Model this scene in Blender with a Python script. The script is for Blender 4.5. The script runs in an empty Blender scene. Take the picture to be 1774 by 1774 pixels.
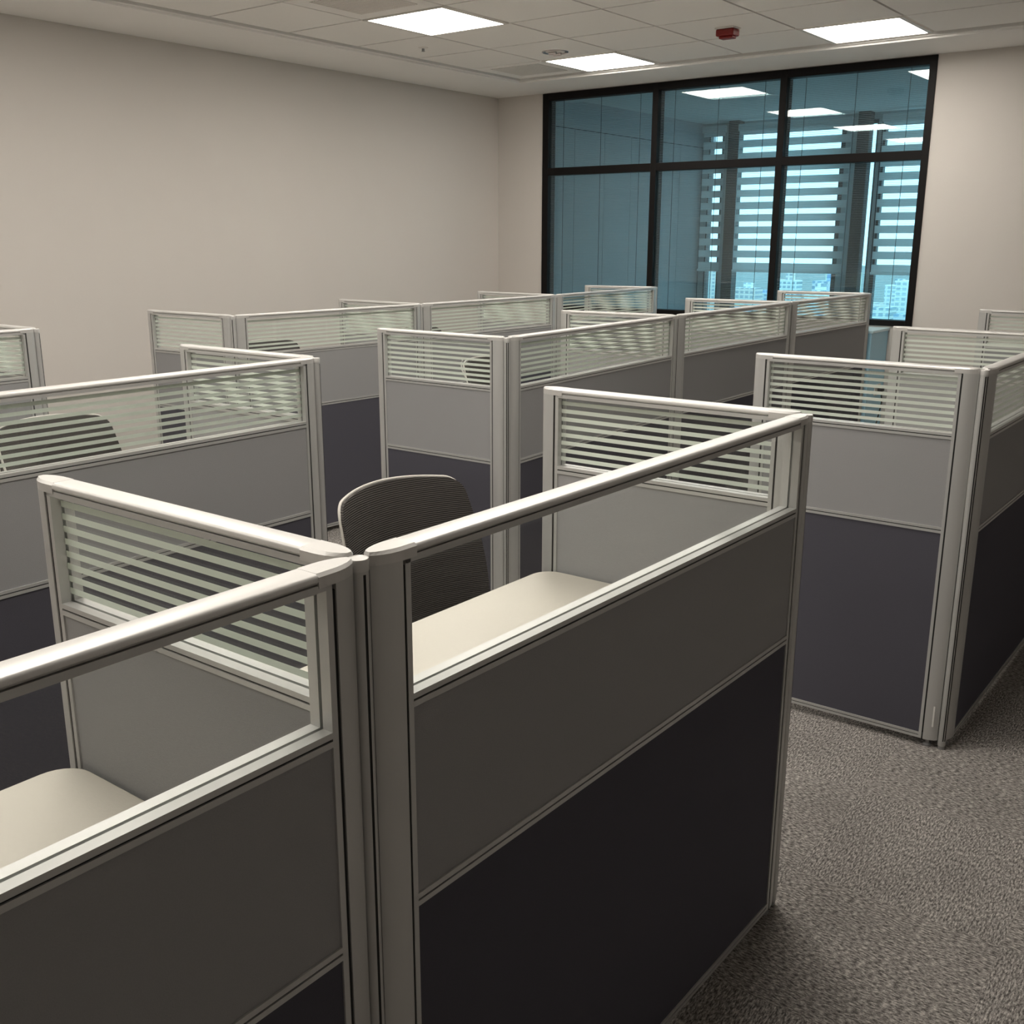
import bpy, bmesh, math, random
from mathutils import Vector, Matrix
random.seed(7)
SC = bpy.context.scene
COL = SC.collection

# ------------------------------------------------------------------ camera
F_PX, YAW, PITCH, ROLL = 1792.878, math.radians(37.481), math.radians(14.725), math.radians(0.108)
CAM = Vector((-0.8135, -0.8517, 1.5704))
def make_camera():
    cd = bpy.data.cameras.new('camera'); co = bpy.data.objects.new('camera', cd); COL.objects.link(co)
    cy, sy, cp, sp = math.cos(YAW), math.sin(YAW), math.cos(PITCH), math.sin(PITCH)
    fwd = Vector((cy*cp, sy*cp, -sp)); right = Vector((sy, -cy, 0)); up = right.cross(fwd)
    cr, sr = math.cos(ROLL), math.sin(ROLL)
    r2 = right*cr + up*sr; u2 = up*cr - right*sr
    m = Matrix((r2, u2, -fwd)).transposed().to_4x4(); m.translation = CAM
    co.matrix_world = m
    cd.sensor_width = 36.0; cd.lens = F_PX/1774*36.0; cd.clip_start = 0.02; cd.clip_end = 5000
    SC.camera = co
make_camera()
# ------------------------------------------------------------------ world: bright hazy blue daylight outside the far windows
W = bpy.data.worlds.new('sky'); SC.world = W; W.use_nodes = True
bg = W.node_tree.nodes['Background']
bg.inputs[0].default_value = (0.48, 0.84, 1.0, 1); bg.inputs[1].default_value = 3.2
SC.view_settings.view_transform = 'Standard'; SC.view_settings.look = 'None'
SC.view_settings.gamma = 1.0; SC.view_settings.use_curve_mapping = False
SC.view_settings.exposure = 0.0
LIGHT_STRENGTH = 20.6
SC.cycles.transparent_max_bounces = 24
SC.cycles.max_bounces = 8
SC.cycles.diffuse_bounces = 5
SC.cycles.adaptive_threshold = 0.025

# ------------------------------------------------------------------ materials
MATS = {}
def nt(name):
    m = bpy.data.materials.new(name); m.use_nodes = True; MATS[name] = m
    return m, m.node_tree, m.node_tree.nodes['Principled BSDF']
def pmat(name, col, rough=0.6, metal=0.0, spec=0.5, noise=0.0, nscale=60, bump=0.0, bscale=400, col2=None, nstretch=None):
    m, t, b = nt(name)
    b.inputs['Roughness'].default_value = rough; b.inputs['Metallic'].default_value = metal
    b.inputs['Specular IOR Level'].default_value = spec
    tc = t.nodes.new('ShaderNodeTexCoord')
    src = tc.outputs['Object']
    if nstretch:
        mp = t.nodes.new('ShaderNodeMapping'); mp.inputs['Scale'].default_value = nstretch
        t.links.new(src, mp.inputs[0]); src = mp.outputs[0]
    n = t.nodes.new('ShaderNodeTexNoise'); n.inputs['Scale'].default_value = nscale; n.inputs['Detail'].default_value = 5
    t.links.new(src, n.inputs['Vector'])
    mx = t.nodes.new('ShaderNodeMix'); mx.data_type = 'RGBA'
    c2 = col2 or tuple(max(0, c*(1-noise)) for c in col)
    mx.inputs[6].default_value = (*col, 1); mx.inputs[7].default_value = (*c2, 1)
    t.links.new(n.outputs['Fac'], mx.inputs[0]); t.links.new(mx.outputs[2], b.inputs['Base Color'])
    if bump:
        n2 = t.nodes.new('ShaderNodeTexNoise'); n2.inputs['Scale'].default_value = bscale; n2.inputs['Detail'].default_value = 2
        t.links.new(src, n2.inputs['Vector'])
        bp = t.nodes.new('ShaderNodeBump'); bp.inputs['Strength'].default_value = bump; bp.inputs['Distance'].default_value = 0.002
        t.links.new(n2.outputs['Fac'], bp.inputs['Height']); t.links.new(bp.outputs[0], b.inputs['Normal'])
    return m
pmat('wall_paint', (0.62, 0.585, 0.55), 0.85, noise=0.03, nscale=3, bump=0.15, bscale=250)
pmat('wall_dark', (0.38, 0.365, 0.35), 0.85, noise=0.03, nscale=3)  # darker colour for the unseen right wall, to cut its bounce light
pmat('ceiling_paint', (0.90, 0.885, 0.86), 0.9, noise=0.03, nscale=4)
pmat('ceiling_tile', (0.92, 0.90, 0.87), 0.9, noise=0.05, nscale=90, bump=0.2, bscale=300)
pmat('ceiling_grid', (0.06, 0.055, 0.05), 0.8, noise=0.05)
pmat('alu', (0.57, 0.57, 0.56), 0.40, metal=0.4, noise=0.05, nscale=40, nstretch=(1, 1, 0.05))
pmat('alu_cap', (0.66, 0.65, 0.635), 0.42, metal=0.4, noise=0.05, nscale=60)
pmat('gasket', (0.006, 0.006, 0.006), 0.7, noise=0.1)
pmat('fabric_grey', (0.345, 0.345, 0.35), 0.95, spec=0.15, noise=0.12, nscale=500, bump=0.25, bscale=900)
pmat('fabric_dark', (0.098, 0.096, 0.118), 0.95, spec=0.12, noise=0.2, nscale=500, bump=0.25, bscale=900)
pmat('desk_white', (0.55, 0.52, 0.46), 0.38, noise=0.02, nscale=8)
pmat('desk_edge', (0.62, 0.59, 0.53), 0.5, noise=0.02)
pmat('leg_metal', (0.35, 0.35, 0.35), 0.45, metal=0.4, noise=0.03)
pmat('chair_black', (0.018, 0.017, 0.016), 0.6, noise=0.1)
pmat('chair_rim', (0.52, 0.50, 0.46), 0.45, noise=0.04)
pmat('frame_black', (0.007, 0.006, 0.006), 0.5, spec=0.15, noise=0.2)
pmat('slat_metal', (0.34, 0.38, 0.42), 0.5, noise=0.03)
pmat('cord_dark', (0.05, 0.055, 0.06), 0.8, noise=0.05)
pmat('light_frame', (0.72, 0.70, 0.66), 0.5, noise=0.02)
pmat('white_plastic', (0.75, 0.74, 0.71), 0.45, noise=0.02)
pmat('red_plastic', (0.22, 0.008, 0.006), 0.4, noise=0.1)
pmat('grille_grey', (0.85, 0.82, 0.78), 0.7, noise=0.1, nscale=300)
pmat('chrome', (0.60, 0.56, 0.55), 0.2, metal=0.9, noise=0.05)
pmat('next_wall', (0.60, 0.60, 0.62), 0.8, noise=0.04, nscale=6)
pmat('next_ceiling', (0.8, 0.8, 0.8), 0.9, noise=0.03)
pmat('next_floor', (0.5, 0.5, 0.5), 0.9, noise=0.1)
pmat('mullion_dark', (0.03, 0.035, 0.04), 0.5, noise=0.05)
pmat('pilaster', (0.5, 0.52, 0.54), 0.8, noise=0.04)
pmat('cabinet_daylight_tint', (0.42, 0.74, 0.93), 0.45, noise=0.03, nscale=5)  # blue daylight put into the cabinet's colour
pmat('cabinet_top_daylight_tint', (0.65, 0.88, 0.97), 0.3, noise=0.02, nscale=5)  # paler again: window light on the top put into its colour
pmat('city_ground', (0.30, 0.34, 0.34), 0.9, noise=0.5, nscale=0.05)

def carpet():
    m, t, b = nt('carpet'); N, L = t.nodes, t.links
    b.inputs['Roughness'].default_value = 1.0; b.inputs['Specular IOR Level'].default_value = 0.05
    tc = N.new('ShaderNodeTexCoord')
    mp = N.new('ShaderNodeMapping'); mp.inputs['Scale'].default_value = (1, 1, 1); L.new(tc.outputs['Object'], mp.inputs[0])
    # quarter-turn laid carpet tiles: the pile runs along x in one tile and along y in the next
    ck = N.new('ShaderNodeTexChecker'); ck.inputs['Scale'].default_value = 2.0; L.new(mp.outputs[0], ck.inputs['Vector'])
    def fib(sc):
        q = N.new('ShaderNodeMapping'); q.inputs['Scale'].default_value = sc; L.new(mp.outputs[0], q.inputs[0])
        n = N.new('ShaderNodeTexNoise'); n.inputs['Scale'].default_value = 1; n.inputs['Detail'].default_value = 4; n.inputs['Roughness'].default_value = 0.75
        L.new(q.outputs[0], n.inputs['Vector']); return n
    a, c = fib((70, 230, 100)), fib((230, 70, 100))
    mx = N.new('ShaderNodeMix'); mx.data_type = 'FLOAT'
    L.new(ck.outputs['Fac'], mx.inputs[0]); L.new(a.outputs['Fac'], mx.inputs[2]); L.new(c.outputs['Fac'], mx.inputs[3])
    r = N.new('ShaderNodeValToRGB'); e = r.color_ramp.elements
    e[0].position = 0.38; e[0].color = (0.072, 0.067, 0.064, 1); e[1].position = 0.68; e[1].color = (0.74, 0.69, 0.65, 1)
    k = r.color_ramp.elements.new(0.5); k.color = (0.265, 0.248, 0.235, 1)
    L.new(mx.outputs[0], r.inputs[0])
    big = N.new('ShaderNodeTexNoise'); big.inputs['Scale'].default_value = 3.5; big.inputs['Detail'].default_value = 3; L.new(mp.outputs[0], big.inputs['Vector'])
    mr = N.new('ShaderNodeMapRange'); mr.inputs[1].default_value = 0.3; mr.inputs[2].default_value = 0.7; mr.inputs[3].default_value = 0.86; mr.inputs[4].default_value = 1.1
    L.new(big.outputs['Fac'], mr.inputs[0])
    mu = N.new('ShaderNodeMix'); mu.data_type = 'RGBA'; mu.blend_type = 'MULTIPLY'; mu.inputs[0].default_value = 1
    cb = N.new('ShaderNodeCombineColor')
    for i in range(3): L.new(mr.outputs[0], cb.inputs[i])
    L.new(r.outputs[0], mu.inputs[6]); L.new(cb.outputs[0], mu.inputs[7]); L.new(mu.outputs[2], b.inputs['Base Color'])
    bp = N.new('ShaderNodeBump'); bp.inputs['Strength'].default_value = 0.8; bp.inputs['Distance'].default_value = 0.004
    L.new(mx.outputs[0], bp.inputs['Height']); L.new(bp.outputs[0], b.inputs['Normal'])
carpet()

def glass(name, tint, ior=1.45):
    m = bpy.data.materials.new(name); m.use_nodes = True; MATS[name] = m; t = m.node_tree; t.nodes.clear()
    o = t.nodes.new('ShaderNodeOutputMaterial'); mx = t.nodes.new('ShaderNodeMixShader')
    tr = t.nodes.new('ShaderNodeBsdfTransparent'); tr.inputs[0].default_value = (*tint, 1)
    gl = t.nodes.new('ShaderNodeBsdfGlossy'); gl.inputs['Roughness'].default_value = 0.0
    fr = t.nodes.new('ShaderNodeFresnel'); fr.inputs[0].default_value = ior
    # the pane does not bend the ray, so both of its faces reflect like the outer one
    ge = t.nodes.new('ShaderNodeNewGeometry'); io = t.nodes.new('ShaderNodeMix'); io.data_type = 'FLOAT'
    io.inputs[2].default_value = ior; io.inputs[3].default_value = 1/ior
    t.links.new(ge.outputs['Backfacing'], io.inputs[0]); t.links.new(io.outputs[0], fr.inputs[0])
    t.links.new(fr.outputs[0], mx.inputs[0]); t.links.new(tr.outputs[0], mx.inputs[1]); t.links.new(gl.outputs[0], mx.inputs[2])
    t.links.new(mx.outputs[0], o.inputs[0])
glass('glass_clear', (0.985, 0.995, 0.99))
glass('glass_tint', (0.90, 0.96, 0.97), 1.5)

def frosted(name, col, trans):
    m = bpy.data.materials.new(name); m.use_nodes = True; MATS[name] = m; t = m.node_tree; t.nodes.clear()
    o = t.nodes.new('ShaderNodeOutputMaterial'); mx = t.nodes.new('ShaderNodeMixShader'); mx.inputs[0].default_value = trans
    d = t.nodes.new('ShaderNodeBsdfDiffuse'); d.inputs[0].default_value = (*col, 1)
    tl = t.nodes.new('ShaderNodeBsdfTranslucent'); tl.inputs[0].default_value = (*col, 1)
    t.links.new(d.outputs[0], mx.inputs[1]); t.links.new(tl.outputs[0], mx.inputs[2]); t.links.new(mx.outputs[0], o.inputs[0])
frosted('frost', (0.82, 0.865, 0.81), 0.38)
frosted('blind_fabric', (0.86, 0.86, 0.86), 0.50)
frosted('blind_sheer', (0.62, 0.72, 0.76), 0.55)

def emit(name, col, s):
    m = bpy.data.materials.new(name); m.use_nodes = True; MATS[name] = m; t = m.node_tree; t.nodes.clear()
    o = t.nodes.new('ShaderNodeOutputMaterial'); e = t.nodes.new('ShaderNodeEmission')
    e.inputs[0].default_value = (*col, 1); e.inputs[1].default_value = s; t.links.new(e.outputs[0], o.inputs[0])
emit('diffuser_glow', (1.0, 0.94, 0.85), LIGHT_STRENGTH)

def mesh_fabric():
    m, t, b = nt('chair_mesh'); N, L = t.nodes, t.links
    b.inputs['Roughness'].default_value = 0.75; b.inputs['Specular IOR Level'].default_value = 0.25
    tc = N.new('ShaderNodeTexCoord'); w = N.new('ShaderNodeTexWave'); w.wave_type = 'BANDS'; w.bands_direction = 'Z'
    w.inputs['Scale'].default_value = 62; w.inputs['Distortion'].default_value = 0.6; L.new(tc.outputs['Object'], w.inputs['Vector'])
    r = N.new('ShaderNodeValToRGB'); r.color_ramp.elements[0].color = (0.027, 0.025, 0.023, 1); r.color_ramp.elements[1].color = (0.070, 0.063, 0.059, 1)
    L.new(w.outputs['Fac'], r.inputs[0]); L.new(r.outputs[0], b.inputs['Base Color'])
    bp = N.new('ShaderNodeBump'); bp.inputs['Strength'].default_value = 0.5; bp.inputs['Distance'].default_value = 0.002
    L.new(w.outputs['Fac'], bp.inputs['Height']); L.new(bp.outputs[0], b.inputs['Normal'])
mesh_fabric()

def facade(name, wall, pane, sx, sz):
    m, t, b = nt(name); N, L = t.nodes, t.links
    b.inputs['Roughness'].default_value = 0.8
    tc = N.new('ShaderNodeTexCoord'); mp = N.new('ShaderNodeMapping'); L.new(tc.outputs['Object'], mp.inputs[0])
    mp.inputs['Rotation'].default_value = (math.radians(90), 0, 0)
    br = N.new('ShaderNodeTexBrick'); br.offset = 0; br.inputs['Scale'].default_value = 1; br.inputs['Mortar Size'].default_value = 0.9
    br.inputs['Brick Width'].default_value = sx; br.inputs['Row Height'].default_value = sz; br.inputs['Mortar Smooth'].default_value = 0
    br.inputs['Color1'].default_value = (*pane, 1); br.inputs['Color2'].default_value = (*[min(1, c*1.4) for c in pane], 1); br.inputs['Mortar'].default_value = (*wall, 1)
    # sides facing the office lie in the yz plane
    sp = N.new('ShaderNodeSeparateXYZ'); L.new(tc.outputs['Object'], sp.inputs[0])
    cb = N.new('ShaderNodeCombineXYZ'); L.new(sp.outputs[1], cb.inputs[0]); L.new(sp.outputs[2], cb.inputs[1]); L.new(cb.outputs[0], br.inputs['Vector'])
    L.new(br.outputs[0], b.inputs['Base Color'])
FAC = []
for i, (w_, p_) in enumerate([((.80, .82, .80), (.28, .36, .42)), ((.62, .66, .70), (.22, .32, .42)), ((.74, .70, .66), (.30, .34, .38)), ((.40, .52, .66), (.20, .32, .50)), ((.86, .88, .88), (.42, .50, .55)), ((.66, .70, .58), (.30, .38, .36))]):
    facade('facade_%d' % i, w_, p_, 5.0, 4.2); FAC.append('facade_%d' % i)

# ------------------------------------------------------------------ mesh helpers
def M(n): return MATS[n]
class MB:
    def __init__(s): s.v = []; s.f = []
    def box(s, x0, x1, y0, y1, z0, z1):
        i = len(s.v)
        s.v += [(x0, y0, z0), (x1, y0, z0), (x1, y1, z0), (x0, y1, z0), (x0, y0, z1), (x1, y0, z1), (x1, y1, z1), (x0, y1, z1)]
        s.f += [(i, i+3, i+2, i+1), (i+4, i+5, i+6, i+7), (i, i+1, i+5, i+4), (i+1, i+2, i+6, i+5), (i+2, i+3, i+7, i+6), (i+3, i, i+4, i+7)]
        return s
    def prism_z(s, pts, z0, z1, top=None):      # ccw outline; top: optional other outline
        i = len(s.v); n = len(pts); tp = top or pts
        s.v += [(p[0], p[1], z0) for p in pts] + [(p[0], p[1], z1) for p in tp]
        s.f += [tuple(i+k for k in reversed(range(n))), tuple(i+n+k for k in range(n))]
        s.f += [(i+k, i+(k+1) % n, i+n+(k+1) % n, i+n+k) for k in range(n)]
        return s
    def prism_x(s, prof, x0, x1):               # prof: (y,z) ccw seen from +x
        i = len(s.v); n = len(prof)
        s.v += [(x0, p[0], p[1]) for p in prof] + [(x1, p[0], p[1]) for p in prof]
        s.f += [tuple(i+k for k in reversed(range(n))), tuple(i+n+k for k in range(n))]
        s.f += [(i+k, i+(k+1) % n, i+n+(k+1) % n, i+n+k) for k in range(n)]
        return s
    def lathe(s, prof, n=20, cx=0, cy=0):       # prof: (r,z) bottom to top
        i = len(s.v); m = len(prof)
        for k in range(n):
            a = 2*math.pi*k/n
            s.v += [(cx+r*math.cos(a), cy+r*math.sin(a), z) for r, z in prof]
        for k in range(n):
            k2 = (k+1) % n
            for j in range(m-1):
                s.f.append((i+k*m+j, i+k2*m+j, i+k2*m+j+1, i+k*m+j+1))
        s.f.append(tuple(i+k*m for k in reversed(range(n)))); s.f.append(tuple(i+k*m+m-1 for k in range(n)))
        return s
    def tube(s, pts, r, n=8, closed=False, sx=1.0):
        pts = [Vector(p) for p in pts]; m = len(pts); i = len(s.v)
        up = Vector((0, 0, 1))
        for k, p in enumerate(pts):
            a = pts[(k-1) % m] if (k or closed) else p; b = pts[(k+1) % m] if (k < m-1 or closed) else p
            d = (b-a).normalized(); rr = r[k] if isinstance(r, (list, tuple)) else r
            if abs(d.dot(up)) > 0.95: u = Vector((1, 0, 0))
            else: u = up
            e1 = d.cross(u).normalized(); e2 = e1.cross(d).normalized()
            for j in range(n):
                t = 2*math.pi*j/n; s.v.append(tuple(p+e1*rr*math.cos(t)*sx+e2*rr*math.sin(t)))
        for k in range(m if closed else m-1):
            k2 = (k+1) % m
            for j in range(n):
                j2 = (j+1) % n; s.f.append((i+k*n+j, i+k2*n+j, i+k2*n+j2, i+k*n+j2))
        if not closed:
            s.f.append(tuple(i+j for j in range(n))); s.f.append(tuple(i+(m-1)*n+j for j in reversed(range(n))))
        return s
    def mesh(s, name, mat, smooth=False):
        me = bpy.data.meshes.new(name); me.from_pydata(s.v, [], s.f); me.materials.append(M(mat))
        bm = bmesh.new(); bm.from_mesh(me); bmesh.ops.recalc_face_normals(bm, faces=bm.faces); bm.to_mesh(me); bm.free()
        if smooth:
            me.polygons.foreach_set('use_smooth', [True]*len(me.polygons))
            try: me.set_sharp_from_angle(angle=math.radians(40))
            except Exception: pass
        me.update(); return me
    def build(s, name, mat, parent=None, smooth=False):
        return link(name, s.mesh(name, mat, smooth), parent)
def link(name, me, parent=None):
    o = bpy.data.objects.new(name, me); COL.objects.link(o)
    if parent: o.parent = parent
    return o
def tag(o, label, cat, group=None):
    o['label'] = label; o['category'] = cat
    if group: o['group'] = group
    return o
def thing(name, label, cat, loc=(0, 0, 0), rz=0, group=None):
    o = bpy.data.objects.new(name, None); COL.objects.link(o); o.location = loc; o.rotation_euler = (0, 0, rz); o.empty_display_size = 0.1
    return tag(o, label, cat, group)
def struct(o):
    o['kind'] = 'structure'; return o
def bevel(o, w, seg=2):
    b = o.modifiers.new('bevel', 'BEVEL'); b.width = w; b.segments = seg; b.limit_method = 'ANGLE'; return o
def fillet(poly, rad, n=7):
    out = []; m = len(poly)
    for k, p in enumerate(poly):
        r = rad[k]; p = Vector(p)
        if r <= 0: out.append(tuple(p)); continue
        a = (Vector(poly[k-1])-p).normalized(); b = (Vector(poly[(k+1) % m])-p).normalized()
        ang = a.angle(b); d = r/math.tan(ang/2); c = p+(a+b).normalized()*(r/math.sin(ang/2))
        s0 = p+a*d-c; s1 = p+b*d-c
        a0 = math.atan2(s0.y, s0.x); a1 = math.atan2(s1.y, s1.x); da = (a1-a0+math.pi) % (2*math.pi)-math.pi
        out += [(c.x+r*math.cos(a0+da*t/n), c.y+r*math.sin(a0+da*t/n)) for t in range(n+1)]
    return out

# ------------------------------------------------------------------ room shell
XW, YW, CZ, TZ = 7.084, 5.373, 2.816, 2.84       # window wall, left wall, soffit height, tile height
XB, YR = -3.6, -2.6                              # unseen walls behind the camera
struct(MB().box(XB, XW+0.0, YR, YW, -0.05, 0.0).build('floor', 'carpet'))
struct(MB().box(XB, XW+0.12, YW, YW+0.12, -0.05, CZ+0.1).build('wall_left', 'wall_paint'))
struct(MB().box(XB, XW+0.12, YR-0.12, YR, -0.05, CZ+0.1).build('wall_right', 'wall_dark'))
struct(MB().box(XB-0.12, XB, YR-0.12, YW+0.12, -0.05, CZ+0.1).build('wall_front', 'wall_paint'))
WY0, WY1, WZ0 = 1.505, 4.862, 0.956              # window opening
struct(MB().box(XW, XW+0.12, WY1, YW, -0.05, CZ+0.1).box(XW, XW+0.12, YR, WY0, -0.05, CZ+0.1).box(XW, XW+0.12, WY0, WY1, -0.05, WZ0)
       .box(XW, XW+0.12, WY0, WY1, CZ-0.004, CZ+0.1).build('wall_back', 'wall_paint'))
# ceiling: perimeter soffit, a small bead and the recessed tile field
SX, SY = 6.47, 4.665
ceil = struct(MB().box(XB, XW, SY, YW, CZ, CZ+0.1).box(SX, XW, YR, SY, CZ, CZ+0.1).box(XB, SX, YR, SY, TZ+0.026, TZ+0.08).build('ceiling', 'ceiling_paint'))
ceil.data.materials.append(M('ceiling_grid'))
for p in list(ceil.data.polygons)[12:18]: p.material_index = 1
struct(MB().box(XB, SX-0.035, SY-0.035, SY, CZ+0.012, CZ+0.05).box(SX-0.035, SX, YR, SY, CZ+0.012, CZ+0.05).build('trim_1', 'ceiling_paint'))
PX, PY, X0, Y0 = 0.607, 0.655, 6.40, 4.615
LIGHT_CELLS = {(i, j) for j in (1, 4) for i in (0, 3, 6, 9, 12)} | {(i, 6) for i in (7, 10)}  # last pair: out of view, added off the rows to brighten the front cubicles
VENTS = {(4, 1): 'first', (0, 0): 'second'}
TILE = MB().box(-PX/2+0.0085, PX/2-0.0085, -PY/2+0.0085, PY/2-0.0085, 0.0, 0.026).mesh('tile', 'ceiling_tile')
def cell(i, j): return X0-PX*(i+0.5), Y0-PY*(j+0.5)
for i in range(16):
    for j in range(11):
        if (i, j) in LIGHT_CELLS or (i, j) in VENTS: continue
        x, y = cell(i, j)
        if x-PX/2 < XB or y-PY/2 < YR: continue
        t = link('tile', TILE, ceil); t.location = (x, y, TZ)

LIGHT_LABELS = {
 (0, 1): 'square ceiling light nearest the corner, beside the round recessed downlight',
 (3, 1): 'square ceiling light at top centre, beside the air vent grille',
 (0, 4): 'square ceiling light at upper right, above the black framed window',
 (6, 1): 'square ceiling light seen only as second reflection in window glass',
}
FR = MB()
for a in (-1, 1):
    FR.box(-PX/2+0.006, PX/2-0.006, a*(PY/2-0.020)-0.014, a*(PY/2-0.020)+0.014, -0.006, 0.016)
    FR.box(a*(PX/2-0.013)-0.007, a*(PX/2-0.013)+0.007, -PY/2+0.03, PY/2-0.03, -0.006, 0.016)
FRM = FR.mesh('light_frame', 'light_frame')
DIF = MB().box(-PX/2+0.018, PX/2-0.018, -PY/2+0.033, PY/2-0.033, -0.004, 0.012).mesh('diffuser', 'diffuser_glow')
for (i, j) in sorted(LIGHT_CELLS):
    x, y = cell(i, j)
    if x-PX/2 < XB or y-PY/2 < YR: continue
    L = thing('ceiling_light', LIGHT_LABELS.get((i, j), 'square ceiling light out of view, from the continued rows and the added fill pair'), 'light', (x, y, TZ), group='square ceiling lights')
    link('frame', FRM, L); link('diffuser', DIF, L)

def vent(ij, label):
    x, y = cell(*ij); v = thing('air_vent', label, 'vent', (x, y, TZ), group='ceiling air vents')
    f = MB(); ox, oy = PX/2-0.006, PY/2-0.006
    rings = [(ox, oy, 0.0), (ox-0.035, oy-0.035, -0.008), (0.20, 0.225, 0.004)]
    vs = []
    for (a, b, z) in rings: vs += [(-a, -b, z), (a, -b, z), (a, b, z), (-a, b, z)]
    f.v = vs+[(-ox, -oy, .016), (ox, -oy, .016), (ox, oy, .016), (-ox, oy, .016)]
    for r in range(2):
        for k in range(4): f.f.append((r*4+k, r*4+(k+1) % 4, r*4+4+(k+1) % 4, r*4+4+k))
    for k in range(4): f.f.append((k, (k+1) % 4, 12+(k+1) % 4, 12+k))
    f.f.append((12, 13, 14, 15))
    f.build('frame', 'ceiling_tile', v)
    g = MB().box(-0.2, 0.2, -0.225, 0.225, 0.008, 0.012)
    for k in range(24):
        yy = -0.222+k*0.0188; g.box(-0.2, 0.2, yy, yy+0.010, 0.0, 0.009)
    g.build('grille', 'grille_grey', v)
vent((4, 1), 'square air vent grille cut off by top edge, beside a ceiling light')
vent((0, 0), 'square air vent grille in the far corner of the tiled ceiling')

d = thing('downlight', 'round recessed chrome downlight in ceiling tile by the corner light', 'downlight', (5.555, 3.66, TZ))
n = 24
MB().lathe([(0.070, 0.0), (0.088, -0.006), (0.094, -0.003), (0.095, 0.0)], n).build('trim_ring', 'chrome', d, True)
MB().lathe([(0.068, -0.0008), (0.050, -0.0030), (0.02, -0.0035), (0.004, -0.0036)], n).build('reflector', 'grille_grey', d, True)
for s in (-1, 1): MB().tube([(s*0.03, -0.03, -0.012), (s*0.03, 0.03, -0.012)], 0.010, 8).build('bulb', 'chrome', d, True)
d = thing('sprinkler', 'small metal sprinkler head under ceiling tile left of centre', 'sprinkler', (4.872, 4.28, TZ))
MB().lathe([(0.034, 0.0), (0.032, -0.004), (0.012, -0.007), (0.008, -0.008)][::-1], 16).build('escutcheon', 'grille_grey', d, True)
MB().lathe([(0.003, -0.024), (0.009, -0.023), (0.010, -0.014), (0.008, -0.006)], 12).build('stem', 'leg_metal', d, True)
MB().lathe([(0.004, -0.027), (0.013, -0.026), (0.013, -0.0245), (0.004, -0.024)], 12).build('deflector', 'leg_metal', d, True)
d = thing('fire_alarm', 'dark red fire alarm box hanging under the ceiling tiles', 'alarm', (5.50, 2.318, TZ))
bevel(MB().box(-0.055, 0.055, -0.062, 0.062, -0.010, 0.0).build('base', 'white_plastic', d), 0.003)
bevel(MB().box(-0.045, 0.045, -0.060, 0.060, -0.050, -0.010).build('housing', 'red_plastic', d), 0.008, 3)
bevel(MB().box(-0.03, 0.03, -0.048, 0.045, -0.064, -0.050).build('lens', 'red_plastic', d), 0.006, 3)

# ------------------------------------------------------------------ glazed partition in the back wall
win = thing('window_1', 'black framed glazed partition with fine blinds, six panes', 'window'); del win['category']; struct(win)
VB = [(WY1-0.062, WY1), (3.700, 3.752), (2.594, 2.648), (WY0, WY0+0.050)]     # vertical bars
ZT, ZM0, ZM1, ZB = CZ-0.004, 2.128, 2.190, WZ0
fx0, fx1 = XW-0.012, XW+0.10
for k, (a, b) in enumerate(VB): bevel(MB().box(fx0, fx1, a, b, ZB, ZT).build('mullion', 'frame_black', win), 0.002)
for a, b in ((ZT-0.058, ZT), (ZM0, ZM1), (ZB, ZB+0.042)):
    for k in range(3): bevel(MB().box(fx0+0.001, fx1-0.001, VB[k+1][1], VB[k][0], a, b).build('transom', 'frame_black', win), 0.002)
for k in range(3):
    y0, y1 = VB[k+1][1], VB[k][0]
    for z0, z1 in ((ZB+0.042, ZM0), (ZM1, ZT-0.058)):
        for xx in (XW+0.012, XW+0.066):
            MB().box(xx, xx+0.006, y0, y1, z0, z1).build('glass_pane', 'glass_tint', win)
        s = MB(); z = z0+0.006; xm = XW+0.042
        while z < z1-0.006:
            s.box(xm-0.008, xm+0.008, y0+0.004, y1-0.004, z, z+0.0009); z += 0.0125
        o = s.build('blind_slats', 'slat_metal', win); o['kind'] = 'stuff'
        for q in (0.13, 0.5, 0.87):
            yy = y0+(y1-y0)*q; MB().tube([(xm-0.0095, yy, z0), (xm-0.0095, yy, z1)], 0.0022, 5).build('blind_cord', 'cord_dark', win)

# ------------------------------------------------------------------ the room beyond the glass
NX, NL, NR, NC = 10.15, 4.877, 0.6, 2.816
struct(MB().box(XW+0.12, NX+0.3, NR, NL, -0.05, 0.0).build('floor_beyond', 'next_floor'))
struct(MB().box(XW+0.12, NX+0.3, NR-0.1, NL+0.3, NC, NC+0.1).box(XW+0.12, XW+0.45, NR, NL, NC-0.03, NC).build('ceiling_beyond', 'next_ceiling'))
wl = struct(MB().box(XW+0.12, NX+0.3, NL+0.012, NL+0.12, 0, NC).box(XW+0.12, NX+0.3, NL, NL+0.012, 2.57, NC).build('wall_beyond_left', 'next_wall'))
wl.data.materials.append(M('mullion_dark'))
for p in list(wl.data.polygons)[0:6]: p.material_index = 1
xs = [XW+0.13, 7.606, 8.12, 8.615, 9.12, 9.63, 10.14]
for a, b in zip(xs[:-1], xs[1:]): MB().box(a+0.004, b-0.004, NL, NL+0.03, 0.02, 2.562).build('wall_panel', 'next_wall', wl)
struct(MB().box(XW+0.12, NX+0.3, NR-0.12, NR, 0, NC).build('wall_beyond_right', 'next_wall'))
OP = [(4.63, 4.80), (3.26, 4.47), (2.935, 3.04), (1.30, 2.90)]            # openings in the outer wall
wb = MB(); edges = [NL]+[v for o in reversed(sorted(OP)) for v in (o[1], o[0])]+[NR]
SILL = 0.35
for k in range(0, len(edges), 2): wb.box(NX, NX+0.09, edges[k+1], edges[k], 0, NC)
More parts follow.
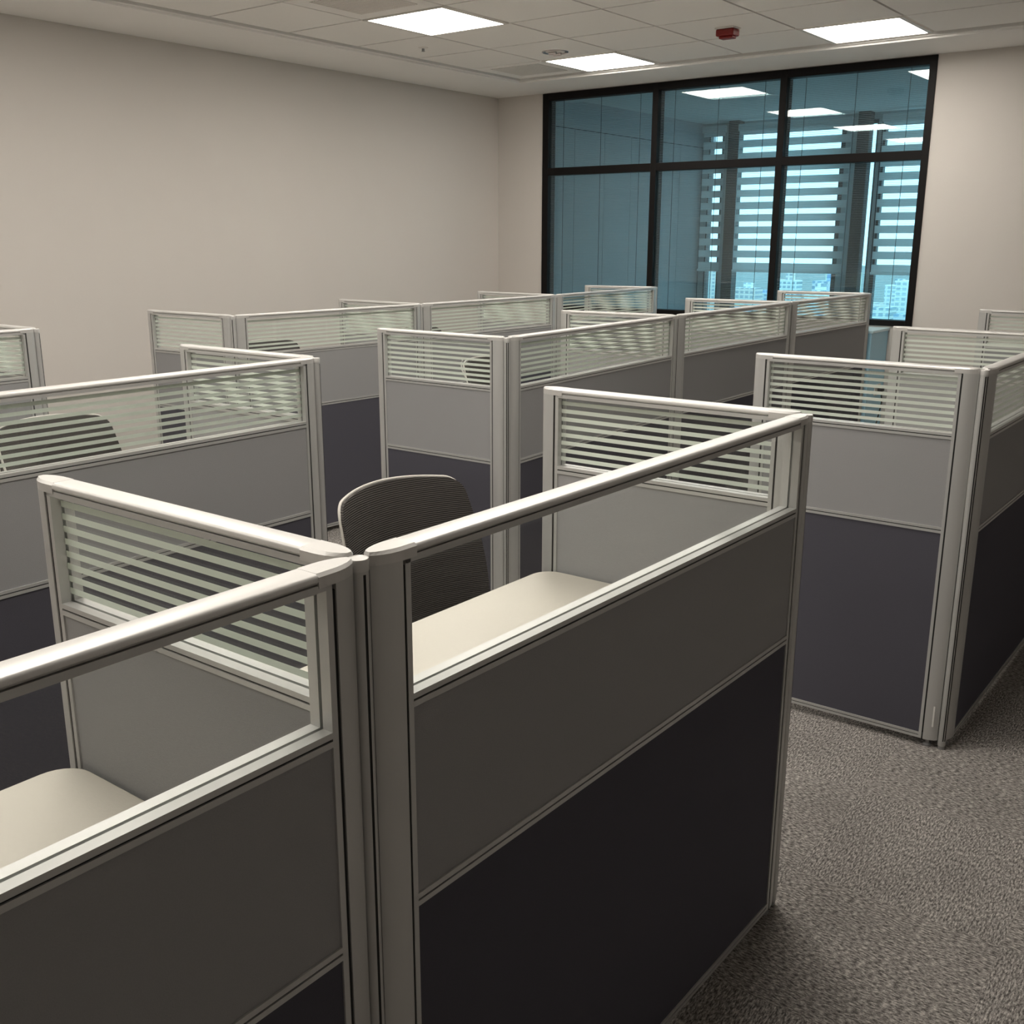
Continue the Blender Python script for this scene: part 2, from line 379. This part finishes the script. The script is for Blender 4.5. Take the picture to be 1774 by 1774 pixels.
for (a, b) in OP: wb.box(NX, NX+0.09, a, b, 0, SILL).box(NX, NX+0.09, a, b, 2.75, NC)
struct(wb.build('wall_beyond_back', 'pilaster'))
for k, (a, b) in enumerate(sorted(OP, reverse=True)):
    w = thing('window_%d' % (k+2), 'dark framed outer window beyond the glass partition', 'window'); del w['category']; struct(w)
    MB().box(NX+0.03, NX+0.036, a, b, SILL, 2.75).build('glass_pane', 'glass_clear', w)
    fw = 0.014 if b-a < 0.2 else 0.045
    for yy in (a, b-fw): MB().box(NX-0.006, NX+0.06, yy, yy+fw, SILL, 2.75).build('jamb', 'mullion_dark', w)
    for zz in (SILL, 2.71): MB().box(NX-0.006, NX+0.06, a+fw, b-fw, zz, zz+0.04).build('rail', 'mullion_dark', w)
for a, b in ((4.395, 4.52), (2.985, 3.105)):
    struct(MB().box(NX-0.12, NX-0.002, a, b, 0, NC).build('trim_2', 'mullion_dark'))
def zebra(y0, y1, label):
    b = thing('zebra_blind', label, 'blind', (NX-0.16, (y0+y1)/2, 0), group='zebra blinds in the room beyond')
    h = (y1-y0)/2
    bevel(MB().box(-0.03, 0.03, -h, h, 2.70, 2.77).build('headrail', 'blind_fabric', b), 0.006)
    z = 1.262; k = 0
    band = MB().box(-0.001, 0.001, -h+0.005, h-0.005, 0, 0.074).mesh('opaque_band', 'blind_fabric')
    while z < 2.69:
        o = link('opaque_band', band, b); o.location = (0, 0, z); z += 0.127
    for s in (-1, 1): MB().tube([(0, s*(h-0.008), 1.25), (0, s*(h-0.008), 2.70)], 0.0015, 4).build('side_cord', 'blind_sheer', b)
    bevel(MB().box(-0.012, 0.012, -h, h, 1.235, 1.262).build('bottom_bar', 'blind_fabric', b), 0.004)
zebra(4.53, 4.80, 'narrow zebra blind at left end of the outer windows beyond')
zebra(3.14, 4.375, 'wide zebra blind in the middle of the outer windows beyond')
zebra(1.6, 2.84, 'zebra blind at right of the outer windows beyond the partition')

# ------------------------------------------------------------------ city far below
struct(MB().box(60, 4000, -2500, 3500, -92, -90).build('ground', 'city_ground'))
rng = random.Random(3)
cnt = 0
for row in range(6):
    x = 350+row*150
    for c in range(11):
        ang = math.radians(11+c*2.3+rng.uniform(-.3, .3)); y = x*math.tan(ang)
        hgt = rng.uniform(30, 66); wd = x*rng.uniform(.010, .0165)
        b = thing('city_building', 'pale distant city block seen below through the outer windows', 'building', (x+rng.uniform(-40, 40), y, -90), group='distant city buildings')
        MB().box(-wd*0.7, wd*0.7, -wd, wd, 0, hgt).build('facade', FAC[cnt % 6], b)
        MB().box(-wd*0.3, wd*0.3, -wd*0.4, wd*0.3, hgt, hgt+rng.uniform(3, 8)).build('roof_block', FAC[(cnt+2) % 6], b)
        cnt += 1
# ------------------------------------------------------------------ partition panels
HT = 1.2
NOSE = [(0, .0045), (.005, .0095), (.013, .0140), (.024, .0178), (.034, .0195), (.041, .0200)]
PW, SLOT, STILE = .041, .046, .055
ZBOT = .026
def bullet(scale=1.0, upto=None):
    a = [(u, -h*scale) for u, h in NOSE]; 
    if upto: a.append((upto, -NOSE[-1][1]*scale))
    return a+[(u, -v) for u, v in reversed(a)]
POST = MB().prism_z(bullet(), ZBOT, HT-.004).mesh('post', 'alu', True)
SLOTM = MB().box(PW-.001, SLOT+.001, -.0176, .0176, ZBOT+.02, HT-.012).mesh('slot', 'gasket')
_cap = bullet(1.0, .066)
_top = [(min(u+.0015, .066) if u < .03 else u, v*.80) for u, v in _cap]
CAP = MB().prism_z(_cap, HT-.0045, HT+.0085).prism_z(_cap, HT+.0085, HT+.0125, _top).mesh('end_cap', 'alu_cap')
st = MB()
for s in (-1, 1):
    a, b = sorted((s*.0026, s*.019)); st.box(SLOT, STILE, a, b, ZBOT, HT-.0015)
st.box(SLOT, SLOT+.003, -.005, .005, ZBOT, HT-.0015)
STILEM = st.mesh('stile', 'alu')
FOOT = MB().lathe([(.013, .0), (.013, .006), (.006, .010), (.006, ZBOT+.004)], 12).mesh('foot', 'leg_metal', True)
SCREW = MB().lathe([(.0001, 0), (.0022, .0004), (.0022, .0015)], 8)
def strip_pair(l0, l1, zc0, zc1, sill=False):
    """two aluminium strips with a dark groove between them, running along the panel"""
    h = (zc1-zc0); g0, g1 = zc0+h*.42, zc0+h*.58
    m = MB().box(l0, l1, -.019, .019, zc0, g0)
    if sill:
        for s in (-1, 1):
            a, b = sorted((s*.0026, s*.019)); m.box(l0, l1, a, b, g1, zc1)
        m.box(l0, l1, -.005, .005, g1, zc1-.006)
    else: m.box(l0, l1, -.019, .019, g1, zc1)
    return m, (g0, g1)
PANELS = {}
def panel(key, a, b, label, hub_a=True, hub_b=True, stripes=True, cat='partition', group='office partition panels'):
    a, b = Vector(a), Vector(b); d = b-a; L = d.length
    o = thing('partition_panel', label, cat, (a.x, a.y, 0), math.atan2(d.y, d.x), group)
    e0 = .0135 if hub_a else 0.0; e1 = L-(.0135 if hub_b else 0.0)
    for (e, flip) in ((e0, False), (e1, True)):
        for nm, me in (('post', POST), ('end_cap', CAP), ('stile', STILEM)):
            q = link(nm, me, o); q.location = (e, 0, 0)
            if flip: q.rotation_euler = (0, 0, math.pi)
            if nm == 'post':
                s = link('slot', SLOTM, q)
        q = link('foot', FOOT, o); q.location = (e+(-.03 if flip else .03), 0, 0)
    i0, i1 = e0+SLOT+.0085, e1-SLOT-.0085      # inside the stiles
    # domed top rail and the head of the glazing frame
    r0, r1 = e0+.066, e1-.066
    prof = [(-.0170, HT), (-.0200, HT+.0035), (-.0197, HT+.0080), (-.0180, HT+.0108), (-.0150, HT+.0122), (.0150, HT+.0122), (.0180, HT+.0108), (.0197, HT+.0080), (.0200, HT+.0035), (.0170, HT)]
    MB().prism_x(prof, r0, r1).build('top_rail', 'alu_cap', o, True)
    hd = MB()
    for s in (-1, 1):
        p, q = sorted((s*.0026, s*.019)); hd.box(e0+SLOT, e1-SLOT, p, q, HT-.0100, HT-.0012)
    hd.box(e0+SLOT, e1-SLOT, -.005, .005, HT-.0045, HT-.0012)
    hd.build('glazing_head', 'alu', o)
    grooves = MB()
    for nm, z0, z1, sl in (('glazing_sill', .997, 1.016, True), ('transom', .707, .726, False), ('bottom_rail', ZBOT, ZBOT+.019, False)):
        m, (g0, g1) = strip_pair(i0, i1, z0, z1, sl); q = m.build(nm, 'alu', o)
        MB().box(i0, i1, -.0165, .0165, g0, g1).build('groove', 'gasket', q)
    MB().box(i0, i1, -.0162, .0162, .726, .997).build('upper_fabric', 'fabric_grey', o)
    MB().box(i0, i1, -.0162, .0162, ZBOT+.019, .707).build('lower_fabric', 'fabric_dark', o)
    g = MB().box(i0-.004, i1+.004, -.002, .002, 1.0105, HT-.0055).build('glass_pane', 'glass_clear', o)
    if stripes:
        for k in range(8):
            z1 = HT-.0195-k*.0202
            MB().box(i0-.003, i1+.003, .0020, .0024, z1-.0100, z1).build('frosted_stripe', 'frost', g)
    PANELS[key] = o
    return o
HUBM = MB().lathe([(.0115, .012), (.0120, .014), (.0120, HT-.006)], 16).mesh('pole', 'alu', True)
HUBC = MB().lathe([(.0128, HT-.006), (.0130, HT+.006), (.0122, HT+.0085), (.0110, HT+.0075), (.004, HT+.0082)], 20).mesh('cap', 'alu_cap', True)
HUBF = MB().lathe([(.0105, .0), (.0105, .012)], 12).mesh('foot', 'leg_metal', True)
def hub(p, label, slots=(-90,)):
    o = thing('connector_post', label, 'post', (p[0], p[1], 0), 0, 'round connector posts')
    q = link('pole', HUBM, o); link('cap', HUBC, o); link('foot', HUBF, o)
    for a in slots:
        s = MB().box(.0105, .0123, -.0017, .0017, .03, HT-.01).build('slot', 'gasket', q); s.rotation_euler = (0, 0, math.radians(a))

J = dict(J0=(-1.345, .008), J1=(0, 0), J2=(1.325, -.012), E2L=(.055, 1.645), E2=(1.42, 1.645), FLL=(.075, 3.385), FL=(1.445, 3.385),
         J5=(2.41, -.11), J5b=(3.803, -.105), J5c=(5.255, -.10),
         J3a=(2.35, 1.60), J3b=(3.835, 1.685), J3c=(5.31, 1.71), J3d=(6.685, 1.70),
         J4a=(2.44, 3.37), J4b=(3.735, 3.305), J4c=(5.085, 3.30), J4d=(6.59, 3.38))
WE = dict(J1=(-.006, .70), J2=(1.312, .675), E2=(1.402, 2.325), FL=(1.43, 4.07), J5=(2.405, .60), J5b=(3.80, .603), J5c=(5.258, .61),
          J3a=(2.34, 2.28), J3b=(3.77, 2.335), J3c=(5.262, 2.40), J3d=(6.61, 2.36),
          J4a=(2.415, 4.04), J4b=(3.756, 4.015), J4c=(5.11, 4.005), J4d=(6.47, 3.98))
def spine(key, a, b, label, **k): return panel(key, J[a], J[b], label, **k)
def wing(key, a, label, **k): return panel(key, J[a], WE[a], label, hub_b=False, **k)
spine('S1a', 'J0', 'J1', 'nearest low partition with clear glass, cut off at the lower left corner', stripes=False, hub_a=False)
spine('S1b', 'J1', 'J2', 'large front partition with clear glass strip before the white desk and chair', stripes=False)
wing('W1', 'J1', 'striped glass side panel at left, its rounded top end facing the aisle, left of chair')
wing('W2', 'J2', 'striped glass side panel right of the black chair, at the front desk end')
spine('S2', 'E2L', 'E2', 'striped glass partition at left edge with black chair seen behind its glass', hub_a=False)
wing('WE2', 'E2', 'striped glass side panel closing the left cubicle, behind its diamond pattern overlap')
spine('S0', 'FLL', 'FL', 'small striped partition cut off at the far left edge by the wall', hub_a=False)
wing('WFL', 'FL', 'side panel rail just showing behind the far left edge partition')
spine('S5', 'J5', 'J5b', 'partition cut off at the right edge, dark face running along the right aisle')
spine('S5b', 'J5b', 'J5c', 'second partition of the right row, joining second and third striped panels there')
wing('W5', 'J5', 'large striped panel at right aisle, facing viewer, standing on the carpet corner')
wing('W5b', 'J5b', 'second striped panel at right edge, behind the large right aisle panel')
wing('W5c', 'J5c', 'third and furthest striped panel at the right edge against the bare wall')
spine('S3a', 'J3a', 'J3b', 'first partition of the middle right row, with diamond overlap stripes in its glass')
spine('S3b', 'J3b', 'J3c', 'second partition of the middle right row, towards the window')
spine('S3c', 'J3c', 'J3d', 'last partition of the middle right row, ending below the window')
wing('W3a', 'J3a', 'striped side panel in centre of photo, directly behind the near chair')
wing('W3b', 'J3b', 'second side panel of the middle right row, its top rail just left of centre post')
wing('W3c', 'J3c', 'third side panel of the middle right row, small rail before the window')
wing('W3d', 'J3d', 'last side panel of the middle right row, rail in front of city view')
spine('S4a', 'J4a', 'J4b', 'first partition of the back row, black chair top behind its stripes')
spine('S4b', 'J4b', 'J4c', 'second partition of the back row, in front of the bare left wall')
spine('S4c', 'J4c', 'J4d', 'last partition of the back row, bluish before the dark window pane')
wing('W4a', 'J4a', 'leftmost side panel of the back row, its edge standing against the left wall')
wing('W4b', 'J4b', 'second side panel of the back row, rail seen above the partition before left wall')
wing('W4c', 'J4c', 'third side panel of the back row, rail near the room corner')
wing('W4d', 'J4d', 'last side panel of the back row, rail in front of the dark window pane')
hub(J['J1'], 'round silver connector post joining three panels at the front centre', (-100, -20, 20))
hub(J['J2'], 'round silver connector post at the right end of the front partition', (-60, 45))
hub(J['E2'], 'round silver connector post ending the left partition, left of the near chair', (-60, 45))
hub(J['FL'], 'round silver connector post ending the far left edge partition', (-60, 45))
hub(J['J5'], 'round silver connector post at the right aisle corner, foot on the carpet', (-150, -120))
hub(J['J5b'], 'round silver connector post of the second striped panel at the right edge', (-90,))
hub(J['J5c'], 'round silver connector post of the furthest striped panel at the right edge', (-90,))
hub(J['J3a'], 'round silver connector post at the centre aisle corner behind the chair', (-150, -120))
hub(J['J3b'], 'round silver connector post between first and second middle row partitions', (-90,))
hub(J['J3c'], 'round silver connector post between second and last middle row partitions', (-90,))
hub(J['J3d'], 'round silver connector post at window end of the middle row', (-60,))
hub(J['J4a'], 'round silver connector post at the aisle corner of the back row', (-150,))
hub(J['J4b'], 'round silver connector post between first and second back row partitions', (-90,))
hub(J['J4c'], 'round silver connector post between second and last back row partitions', (-90,))
hub(J['J4d'], 'round silver connector post at window end of the back row', (-60,))
# small bright label strip on the right corner panel's post
MB().box(.026, .031, .0197, .0204, .075, .145).build('sticker', 'white_plastic', PANELS['W5'])

# ------------------------------------------------------------------ desks
def desk(a, b, label, wa=None, wb=None, depth=.665):
    a, b = Vector(J[a]), Vector(J[b]); y0 = .0215
    ea = Vector(WE[wa]) if wa else None; eb = Vector(WE[wb]) if wb else None
    def side(j, e, s):
        dx = (e-j) if e else Vector((0, 1)); dx = dx/dx.y
        return lambda t: Vector((j.x+dx.x*t+s*.0225, j.y+t))
    fa, fb = side(a, ea, 1), side(b, eb, -1)
    poly = [fa(y0), fb(y0), fb(depth), fa(depth)]
    poly = [tuple(p) for p in fillet([tuple(p) for p in poly], [0, 0, .055, .055])]
    c = (a+b)/2; o = thing('desk', label, 'desk', (c.x, c.y, 0), 0, 'white cubicle desks')
    loc = [(p[0]-c.x, p[1]-c.y) for p in poly]
    t = MB().prism_z(loc, .713, .738).build('desktop', 'desk_white', o); bevel(t, .003, 2)
    for p, sx in ((fa(.10), 1), (fb(.10), -1), (fa(depth-.07), 1), (fb(depth-.07), -1)):
        x, y = p.x-c.x+sx*.05, p.y-c.y
        MB().box(x-.02, x+.02, y-.02, y+.02, .0, .713).build('leg', 'leg_metal', o)
    MB().box(fa(.3).x-c.x+.05, fb(.3).x-c.x-.05, .32, .35, .67, .713).build('crossbar', 'leg_metal', o)
desk('J0', 'J1', 'white desk at the lower left edge behind the nearest partition', None, 'J1')
desk('J1', 'J2', 'white desk in the front centre cubicle before the near chair', 'J1', 'J2')
desk('E2L', 'E2', 'white desk behind the striped partition at left edge', None, 'E2')
desk('FLL', 'FL', 'white desk behind the far left edge partition', None, 'FL')
desk('J3a', 'J3b', 'white desk behind first partition of the middle right row', 'J3a', 'J3b')
desk('J3b', 'J3c', 'white desk behind second partition of the middle right row', 'J3b', 'J3c')
desk('J3c', 'J3d', 'white desk behind last partition of the middle right row', 'J3c', 'J3d')
desk('J4a', 'J4b', 'white desk behind first partition of the back row', 'J4a', 'J4b')
desk('J4b', 'J4c', 'white desk behind second partition of the back row', 'J4b', 'J4c')
desk('J4c', 'J4d', 'white desk behind last partition of the back row', 'J4c', 'J4d')
desk('J5', 'J5b', 'white desk behind the large right aisle panel', 'J5', 'J5b')

# ------------------------------------------------------------------ chairs (facing -y at rz = 0)
def chair_parts():
    P = []
    BW, Z0, Z1 = .235, .50, .958
    def surf(u, v):     # u -1..1, v 0..1 ; backrest curved around the sitter and leaning back
        z = Z0+(Z1-Z0)*v
        w = BW*(0.93+0.07*math.sin(math.pi*min(1, v*1.05)))
        x = u*w
        y = 0.02-0.055*(1-v)**1.0*0 + 0.10*v - 0.075*(u*u) - 0.02*math.sin(math.pi*v)
        z += -0.018*(u*u)*v
        return Vector((x, y, z))
    NU, NV = 28, 36
    def clipuv(u, v):   # rounded corners
        return u, v
    # rounded outline: superellipse-like mapping on the top corners
    def rnd(i, j):
        u = -1+2*i/NU; v = .5-.5*math.cos(math.pi*j/NV)
        vv = (v-.5)*2
        k = 0.15
        lim = 1.0
        t = max(0, (abs(vv)-(1-k))/k)
        lim = 1-k*(1-math.sqrt(max(0, 1-t*t)))*1.1
        return surf(u*lim, v)
    m = MB(); th = Vector((0, .010, 0))
    for side in (0, 1):
        for j in range(NV+1):
            for i in range(NU+1): m.v.append(tuple(rnd(i, j)+th*side))
    n1 = (NU+1)*(NV+1)
    for side in (0, 1):
        for j in range(NV):
            for i in range(NU):
                a = side*n1+j*(NU+1)+i; m.f.append((a, a+1, a+NU+2, a+NU+1))
    border = [(i, 0) for i in range(NU)]+[(NU, j) for j in range(NV)]+[(i, NV) for i in range(NU, 0, -1)]+[(0, j) for j in range(NV, 0, -1)]
    for k in range(len(border)):
        (i, j), (i2, j2) = border[k], border[(k+1) % len(border)]
        a, b = j*(NU+1)+i, j2*(NU+1)+i2; m.f.append((a, b, n1+b, n1+a))
    P.append(('backrest', m.mesh('backrest', 'chair_mesh', True), None))
    rim = MB().tube([rnd(i, j)+Vector((0, .014, 0)) for i, j in border], .0042, 8, True)
    P.append(('back_frame', rim.mesh('back_frame', 'chair_rim', True), 'backrest'))
    sp = MB().tube([(0, .10, .74), (0, .085, .62), (0, .06, .50), (0, -.02, .415), (0, -.16, .405)], [.018, .02, .02, .02, .018], 10, sx=1.6)
    P.append(('back_support', sp.mesh('back_support', 'chair_rim', True), None))
    out = fillet([(-.235, -.44), (.235, -.44), (.225, -.005), (-.225, -.005)], [.09, .09, .07, .07], 6)
    ins = [(x*.94, -.22+(y+.22)*.94) for x, y in out]
    s = MB().prism_z(ins, .425, .437, out).prism_z(out, .437, .468).prism_z(out, .468, .485, ins)
    P.append(('seat', s.mesh('seat', 'chair_black', True), None))
    P.append(('seat_plate', MB().box(-.12, .12, -.34, -.10, .392, .425).mesh('seat_plate', 'chair_black'), None))
    P.append(('gas_lift', MB().lathe([(.028, .07), (.028, .20), (.026, .205), (.014, .21), (.014, .395)], 16, 0, -.22).mesh('gas_lift', 'chair_black', True), None))
    P.append(('hub', MB().lathe([(.04, .065), (.045, .075), (.042, .11), (.03, .115)], 16, 0, -.22).mesh('hub', 'chair_black', True), None))
    for k in range(5):
        a = math.radians(18+72*k); c, s_ = math.cos(a), math.sin(a)
        e = Vector((c*.29, -.22+s_*.29, .072))
        P.append(('base_leg', MB().tube([(c*.035, -.22+s_*.035, .092), (c*.16, -.22+s_*.16, .085), tuple(e)], [.022, .018, .013], 8).mesh('base_leg', 'chair_black', True), None))
        w = MB().tube([(e.x-s_*.020, e.y+c*.020, .027), (e.x-s_*.005, e.y+c*.005, .027)], .026, 12).tube([(e.x+s_*.005, e.y-c*.005, .027), (e.x+s_*.020, e.y-c*.020, .027)], .026, 12).tube([(e.x, e.y, .026), (e.x, e.y, .072)], .006, 8)
        P.append(('caster', w.mesh('caster', 'chair_black', True), 'base_leg'))
    return P
CP = chair_parts()
def chair(x, y, label, rz=0):
    o = thing('office_chair', label, 'chair', (x, y, 0), math.radians(rz), 'black mesh office chairs')
    last = {}
    for nm, me, par in CP:
        q = link(nm, me, last[par] if par else o); last[nm] = q
chair(1.075, .90, 'black mesh office chair with pale rim at the front centre desk', -2)
chair(1.065, 2.575, 'black mesh office chair behind striped glass at the left edge', 3)
chair(3.46, 4.29, 'black mesh office chair top behind first partition of the back row')
chair(4.83, 4.27, 'black mesh office chair behind second partition of the back row')
chair(3.52, 2.58, 'black mesh office chair glimpsed through the striped panel at centre', 5)

# ------------------------------------------------------------------ small things
c = thing('low_cabinet', 'low cabinet with blue daylight put into its colour, under the window at end of middle row', 'cabinet', (6.72, 1.672, 0))
bevel(MB().box(0, XW-6.722, 0, .45, .04, .925).build('body', 'cabinet_daylight_tint', c), .003)
MB().box(.01, XW-6.73, .02, .43, 0, .04).build('plinth', 'mullion_dark', c)
bevel(MB().box(-.005, XW-6.722, -.01, .46, .925, .945).build('worktop', 'cabinet_top_daylight_tint', c), .003)
s = thing('power_socket', 'white socket with black plug on the daylight-tinted cabinet side', 'socket', (6.93, 1.6715, .50))
bevel(MB().box(-.06, .06, -.010, .0, -.04, .04).build('plate', 'white_plastic', s), .003)
bevel(MB().box(-.01, .045, -.045, -.010, -.015, .03).build('plug', 'chair_black', s), .005)
MB().tube([(.02, -.03, -.01), (.02, -.04, -.10), (-.03, -.03, -.25), (-.05, -.03, -.48), (-.05, -.03, -.49)], .005, 6).build('cable', 'chair_black', s, True)
k = MB().tube([(2.70, 2.06, .738), (2.70, 2.06, .80), (2.695, 2.065, .90), (2.672, 2.075, .98), (2.655, 2.085, 1.02), (2.652, 2.088, 1.05), (2.66, 2.085, 1.063)], .0032, 6).build('power_cord', 'white_plastic', None, True)  # power cord standing up from the desk
tag(k, 'thin white power cord rising behind the striped panel at centre', 'cord')
k = MB().tube([(.60, 2.02, .738), (.60, 2.02, .80), (.585, 2.01, .90), (.572, 2.005, .95), (.562, 2.0, .99), (.56, 2.0, 1.01)], .0032, 6).build('power_cord', 'white_plastic', None, True)
tag(k, 'thin white power cord behind striped glass at the left edge', 'cord')
